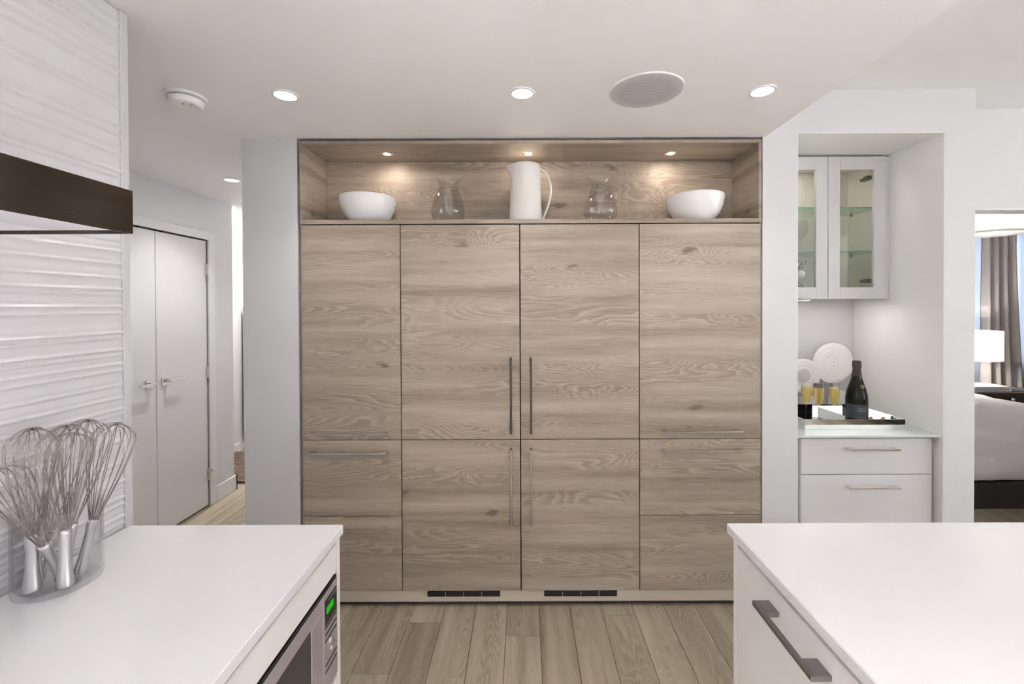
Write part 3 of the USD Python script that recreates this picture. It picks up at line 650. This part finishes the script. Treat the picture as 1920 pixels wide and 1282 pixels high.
glassware('wine_glass', 'clear wine glass on the lower glass shelf behind the left door, right one', 'wine glass', stem_glass(.19, .042, .08), (1.700, 2.70, shz[0]), 'wine glasses on the lower glass shelf')
glassware('wine_glass', 'clear wine glass on the lower glass shelf behind the right door', 'wine glass', stem_glass(.20, .046, .085), (1.940, 2.70, shz[0]), 'wine glasses on the lower glass shelf')
# wire candle holder on the cabinet floor
BLUEWIRE = plain('blue_steel_wire', (.10, .16, .24), .25, .9)
wh_ = thing('wire_candle_holder', 'curling blue steel wire holder with white glass balls behind the left door', 'candle holder', (1.63, 2.69, BASEZ))
for k in range(7):
    a = 2 * math.pi * k / 7 + .3; c, s = math.cos(a), math.sin(a)
    part(wh_, 'wire', tube(spline([(.085 * c, .075 * s, .002), (.075 * c, .065 * s, .05), (.035 * c, .03 * s, .095), (.01 * c, .01 * s, .115), (.04 * c, .035 * s, .15), (.09 * c, .07 * s, .215)], 24), .0026, 6), BLUEWIRE, smooth=True)
for dx, dy in ((-.03, -.03), (.045, -.035), (.0, .04)): part(wh_, 'glass_ball', moved(trimesh.creation.icosphere(3, .024), (dx, dy, .135)), CERAMIC, smooth=True)
glassware('glass_vase', 'small clear flared glass vase on the cabinet floor behind the right door', 'vase', lathe([(0, 0), (.03, 0), (.026, .06), (.022, .11), (.034, .18), (.032, .18), (.031, .176)], 32), (1.955, 2.69, BASEZ), None)
wh2 = thing('wire_candle_holder', 'thin blue steel wire stick with hooked top behind the right door', 'candle holder', (1.905, 2.68, BASEZ))
part(wh2, 'wire', tube(spline([(0, 0, .0), (.004, 0, .05), (-.004, 0, .09), (.006, 0, .13), (-.006, 0, .19)], 24), .004, 8), BLUEWIRE, smooth=True)
part(wh2, 'foot', cyl(.018, 0, .006, 20), BLUEWIRE)
lamp('/World/cabinet_lamp', (1.66, 2.70, cz1 - .02), .02, .9, (1, .95, .86))
ul = thing('undercabinet_light', 'small white light fitting under the glass front cabinet', 'light', (1.655, 2.60, cz0))
part(ul, 'housing', bx(-.03, .03, -.02, .03, -.008, 0), PLAST)
part(ul, 'lens', bx(-.024, .024, -.014, .024, -.0095, -.0081, .0005), PUCKGLOW)
lamp('/World/undercabinet_lamp', (1.70, 2.62, cz0 - .012), .02, .35, (1, .95, .9))
lamp('/World/undercabinet_lamp_1', (1.95, 2.62, cz0 - .012), .02, .35, (1, .95, .9))

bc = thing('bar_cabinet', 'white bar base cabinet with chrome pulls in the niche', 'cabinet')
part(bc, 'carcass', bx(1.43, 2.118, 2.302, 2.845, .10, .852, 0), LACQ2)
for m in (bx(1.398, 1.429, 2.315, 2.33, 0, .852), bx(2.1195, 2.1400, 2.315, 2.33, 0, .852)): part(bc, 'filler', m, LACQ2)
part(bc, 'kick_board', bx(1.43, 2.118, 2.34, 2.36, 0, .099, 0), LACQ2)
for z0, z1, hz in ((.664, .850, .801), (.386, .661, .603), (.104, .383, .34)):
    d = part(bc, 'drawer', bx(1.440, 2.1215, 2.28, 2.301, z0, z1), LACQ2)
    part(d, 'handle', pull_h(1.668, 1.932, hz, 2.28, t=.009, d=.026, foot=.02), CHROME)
ct = part(None, 'glass_counter', cat(bx(1.398, 2.1400, 2.252, 2.847, .862, .875), bx(1.43, 2.118, 2.30, 2.845, .8525, .8615, 0)), COUNTERG); tag(ct, 'pale glass counter on the white bar cabinet', 'countertop')
ty0, ty1, tx0, tx1, tz0, tz1, tw = 2.352, 2.725, 1.506, 2.052, .875, .930, .006
tr = thing('mirrored_tray', 'mirrored rectangular tray holding flutes and bottle', 'tray')
part(tr, 'base', bx(tx0 + tw, tx1 - tw, ty0 + tw, ty1 - tw, tz0 + .002, tz0 + .008, .0005), MIRROR)
for m in (bx(tx0, tx1, ty0, ty0 + tw, tz0, tz1, .0008), bx(tx0, tx1, ty1 - tw, ty1, tz0, tz1, .0008), bx(tx0, tx0 + tw, ty0 + tw, ty1 - tw, tz0, tz1, .0008), bx(tx1 - tw, tx1, ty0 + tw, ty1 - tw, tz0, tz1, .0008)):
    part(tr, 'wall', m, MIRROR)
TZ = tz0 + .008
bt = thing('champagne_bottle', 'dark champagne bottle with black label standing in the tray', 'bottle', (1.880, 2.48, TZ))
part(bt, 'body', lathe([(0, .006), (.03, 0), (.05, 0), (.0535, .006), (.0535, .13), (.052, .15), (.045, .185), (.034, .22), (.025, .25), (.0195, .275), (.018, .31), (0, .31)], 48), BOTTLE, smooth=40)
part(bt, 'foil_cap', lathe([(.0255, .262), (.0205, .285), (.019, .305), (.0215, .312), (.0222, .322), (.0205, .343), (.017, .347), (0, .348), (0, .262)], 40), FOIL, smooth=40)
def curved(w_ang, z0, z1, r, a0=-math.pi / 2, n=20):
    an = np.linspace(a0 - w_ang, a0 + w_ang, n); V = []; F = []
    for rr in (r, r + .0006):
        for z in (z0, z1): V += [(rr * math.cos(q), rr * math.sin(q), z) for q in an]
    for i in range(n - 1):
        for A, B in ((0, n), (3 * n, 2 * n), (n, 3 * n), (2 * n, 0)): F += [(A + i, A + i + 1, B + i + 1), (A + i, B + i + 1, B + i)]
    return trimesh.Trimesh(V, F, process=False)
lb = part(bt, 'label', curved(1.15, .028, .108, .0538, -2.0), LABELM)
for z, w in ((.088, .38), (.078, .45), (.070, .40)): part(lb, 'print_line', curved(w, z, z + .004, .0546, -1.75), SILVER)
part(lb, 'print_line', curved(.55, .036, .040, .0546, -1.75), COPPER)
part(bt, 'neck_emblem', moved(trimesh.creation.torus(.0085, .0016, major_sections=24, minor_sections=8), (.003, -.0385, .207), rx=62), GOLD)
for k in range(4): part(bt, 'neck_print', bx(-.002, .002, -.0285 + k * .0016, -.027 + k * .0016, .228 + k * .012, .236 + k * .012, 0), GOLD)

fp_o = [(0, 0), (.030, 0), (.0305, .0015), (.006, .005), (.0036, .012), (.0034, .085), (.006, .094), (.018, .115), (.0255, .15), (.0265, .18), (.0245, .225)]
fp_i = [(.0234, .225), (.0253, .18), (.0243, .15), (.0168, .116), (.004, .098), (0, .097)]
wine = [(0, .0985), (.0035, .099), (.0160, .1165), (.0235, .15), (.0243, .172), (.0240, .196), (0, .196)]
fl_at = [(1.560, 2.60, 'champagne flute standing nearest the tray left end'), (1.607, 2.50, 'champagne flute second from the left in the tray'), (1.650, 2.455, 'champagne flute in the middle of the row in the tray'), (1.712, 2.56, 'champagne flute second from the bottle, at the back'), (1.738, 2.46, 'champagne flute nearest the bottle')]
f0 = None
for x, y, lab in fl_at:
    if f0 is None:
        f0 = thing('champagne_flute', lab, 'glass', (x, y, TZ), group='champagne flutes in the mirrored tray')
        part(f0, 'glass', lathe(fp_o + fp_i, 32), GLASS, smooth=40)
        part(f0, 'champagne', lathe(wine, 32), WINE, smooth=40, label='pale yellow champagne')
    else: dup(f0, lab, (x, y, TZ))

def coral(label, cx, cz, R, r_in, base):
    t = thing('coral_disc', label, 'ornament', (cx, 2.785, .875), group='white disc ornaments on the bar')
    n = 11; prof = [(0, 0)]
    for k in range(1, n + 1):
        r = R * k / n; prof.append((r, .004 + .0016 * (k % 2) - (.004 if k == n else 0)))
    prof += [(R, -.006), (0, -.008)]
    m = moved(lathe(prof, 72), (0, -.008, cz - .875), rx=90)
    part(t, 'disc', m, DISC)
    if r_in: part(t, 'centre', moved(lathe([(0, .009), (r_in, .0075), (r_in, .002), (0, .002)], 40), (0, -.008, cz - .875), rx=90), DISCMID)
    part(t, 'stem', bx(-.006, .006, 0, .008, base, cz - .875, .001), BROWNW)
    part(t, 'base', bx(-.036 + .03, .036 + .03, -.024, .03, 0, base, .002), BLOCK)
coral('larger white round disc ornament on a block base behind the bottle', 1.9565, 1.177, .1275, 0, .125)
coral('smaller white disc ornament with grey centre behind the flutes', 1.766, 1.098, .108, .042, .09)

# ================================================================= BEDROOM
bed = thing('bed', 'low bed with grey linen and dark base seen through the doorway', 'bed')
part(bed, 'base', bx(2.75, 4.70, 3.30, 5.0, 0, .20, .004), DARKWOOD)
g = trimesh.creation.box((2, 1.75, .42)); g = g.subdivide().subdivide().subdivide().subdivide().subdivide()
vv = g.vertices.copy()
# soft rounded block with rumpled folds
n_ = np.array([1.0, .875, .21]); q = vv / n_
qa = np.abs(q); round_ = np.maximum(0, (qa[:, 0] ** 8 + qa[:, 1] ** 8 + qa[:, 2] ** 6)) ** (1 / 7.)
vv = vv / np.maximum(1, round_ ** .35)[:, None]
fold = meshkit.fbm(vv * np.array([7, 9, 3]), 4, 5) - .5
side = np.clip((-.05 - vv[:, 1]) / .8, 0, 1)
vv[:, 1] -= (np.abs(vv[:, 1]) > .7) * .05 * (meshkit.fbm(vv * np.array([10, 2, 5]) + 3, 3, 9) - .5)
vv[:, 2] += fold * .035 * (vv[:, 2] > 0)
vv += np.array([3.72, 4.165, .41])
part(bed, 'duvet', trimesh.Trimesh(vv, g.faces, process=False), LINEN, smooth=True)
ns = thing('nightstand', 'dark wood nightstand beside the bed', 'nightstand', (5.18, 4.95, 0))
part(ns, 'body', bx(-.45, .45, -.24, .24, .08, .575, .003), NIGHT)
part(ns, 'top', bx(-.46, .46, -.25, .25, .575, .59, .003), NIGHT)
for x in (-.4, .4):
    for y in (-.19, .19): part(ns, 'leg', bx(x - .025, x + .025, y - .025, y + .025, 0, .08), NIGHT)
dd = part(ns, 'drawer', bx(-.43, .43, -.256, -.241, .38, .565, .003), NIGHT); part(dd, 'knob', moved(trimesh.creation.icosphere(2, .02), (.03, -.272, .525)), CHROME, smooth=True)
for k, (lab, x0, x1, z0, z1, m) in enumerate((('pink-cream book at the bottom of the pile on the nightstand', -.30, .10, .59, .618, BOOKC), ('cream book on top of the pile on the nightstand', -.29, .08, .618, .648, BOOKA))):
    b = thing('book', lab, 'book', (5.18, 4.9, 0), group='books on the nightstand'); part(b, 'pages', bx(x0 + .004, x1 - .004, -.14, .1, z0 + .004, z1 - .004), PLAST)
    part(b, 'cover', cat(bx(x0, x1, -.144, .104, z0, z0 + .004, 0), bx(x0, x1, -.144, .104, z1 - .004, z1, 0), bx(x0, x1, .100, .104, z0 + .004, z1 - .004, 0)), m)
b = thing('book', 'slate blue book lying at the right of the pile on the nightstand', 'book', (5.18, 4.9, 0), group='books on the nightstand')
part(b, 'pages', bx(.126, .276, -.12, .10, .594, .611), PLAST); part(b, 'cover', cat(bx(.122, .28, -.124, .104, .59, .594, 0), bx(.122, .28, -.124, .104, .611, .615, 0), bx(.276, .28, -.124, .104, .594, .611, 0)), BOOKB)
tl = thing('table_lamp', 'lit table lamp with white shade on the nightstand', 'lamp', (5.08, 5.09, .59))
part(tl, 'foot', lathe([(0, 0), (.07, 0), (.07, .012), (.012, .02), (.008, .34), (0, .34)], 32), CHROME, smooth=40)
part(tl, 'shade', lathe([(.33, .325), (.33, .65), (.327, .65), (.327, .325), (.33, .325)], 64), SHADE, smooth=40)
part(tl, 'bulb', moved(trimesh.creation.icosphere(3, .05), (0, 0, .45)), glow('bed_lamp_bulb', (1, .95, .89), 290.0), smooth=True)
pd = thing('drum_pendant', 'white drum pendant lamp in the bedroom', 'lamp', (4.555, 4.32, 2.222))
part(pd, 'shade', lathe([(.265, 0), (.265, .24), (.262, .24), (.262, 0), (.265, 0)], 72), SHADE, smooth=40)
part(pd, 'diffuser', lathe([(0, .02), (.26, .02), (.26, .024), (0, .024)], 48), SHADE)
part(pd, 'cord', cyl(.004, .024, .418, 8), GREY)
part(pd, 'bulb', moved(trimesh.creation.icosphere(2, .04), (0, 0, .13)), glow('pendant_bulb', (1, .97, .94), 230.0), smooth=True)
def curtain(name, label, x0, x1, y, z0, z1, mt, amp, per, seed, sway=0.0):
    nx = int((x1 - x0) / .008); xs = np.linspace(x0, x1, nx); zz = np.linspace(z0, z1, 24)
    V = []
    for z in zz:
        k = (z1 - z) / (z1 - z0)
        ph = 2 * np.pi * (xs - x0) / per + 1.6 * meshkit.noise(np.stack([xs * 5, np.full_like(xs, k * 1.5), np.full_like(xs, seed)], 1), seed)
        V += [(x + sway * k * k * (x - x0), y + amp * (.75 + .5 * k) * math.sin(p), z) for x, p in zip(xs, ph)]
    F = []
    for j in range(23):
        for i in range(nx - 1):
            a = j * nx + i; F += [(a, a + 1, a + nx + 1), (a, a + nx + 1, a + nx)]
    p = part(None, name, trimesh.Trimesh(V, F, process=False), mt, smooth=True); tag(p, label, 'curtain')
curtain('curtain', 'grey drape hanging in folds beside the lit table lamp', 5.575, 6.01, 5.34, .03, 2.6, DRAPE, .035, .105, 4, .25)
curtain('sheer_curtain', 'pale sheer curtain over the bedroom window behind the grey drape', 4.85, 6.4, 5.43, .03, 2.6, SHEER, .015, .09, 9)
rodm = part(None, 'curtain_rod', moved(cyl(.012, 4.7, 6.5, 16), (0, 5.39, 2.61), ry=0), GREY) if False else None

# ================================================================= END OF THE HALL
rg = part(None, 'rug', bx(-3.04, -1.5, 3.83, 4.62, 0, .022, .006), RUG); tag(rg, 'brown streaked rug on the floor beyond the hall corner', 'rug')
def curtain_y(label, x, y0, y1, z0, z1):
    ny = 60; ys = np.linspace(y0, y1, ny); zz = np.linspace(z0, z1, 12); V = [(x + .02 * math.sin(2 * math.pi * (q - y0) / .11), q, z) for z in zz for q in ys]; F = []
    for j in range(11):
        for i in range(ny - 1):
            a = j * ny + i; F += [(a, a + 1, a + ny + 1), (a, a + ny + 1, a + ny)]
    p = part(None, 'curtain', trimesh.Trimesh(V, F, process=False), DRAPE, smooth=True); tag(p, label, 'curtain')
curtain_y('narrow grey curtain beyond the hall corner', -3.03, 4.74, 5.40, .10, 1.55)
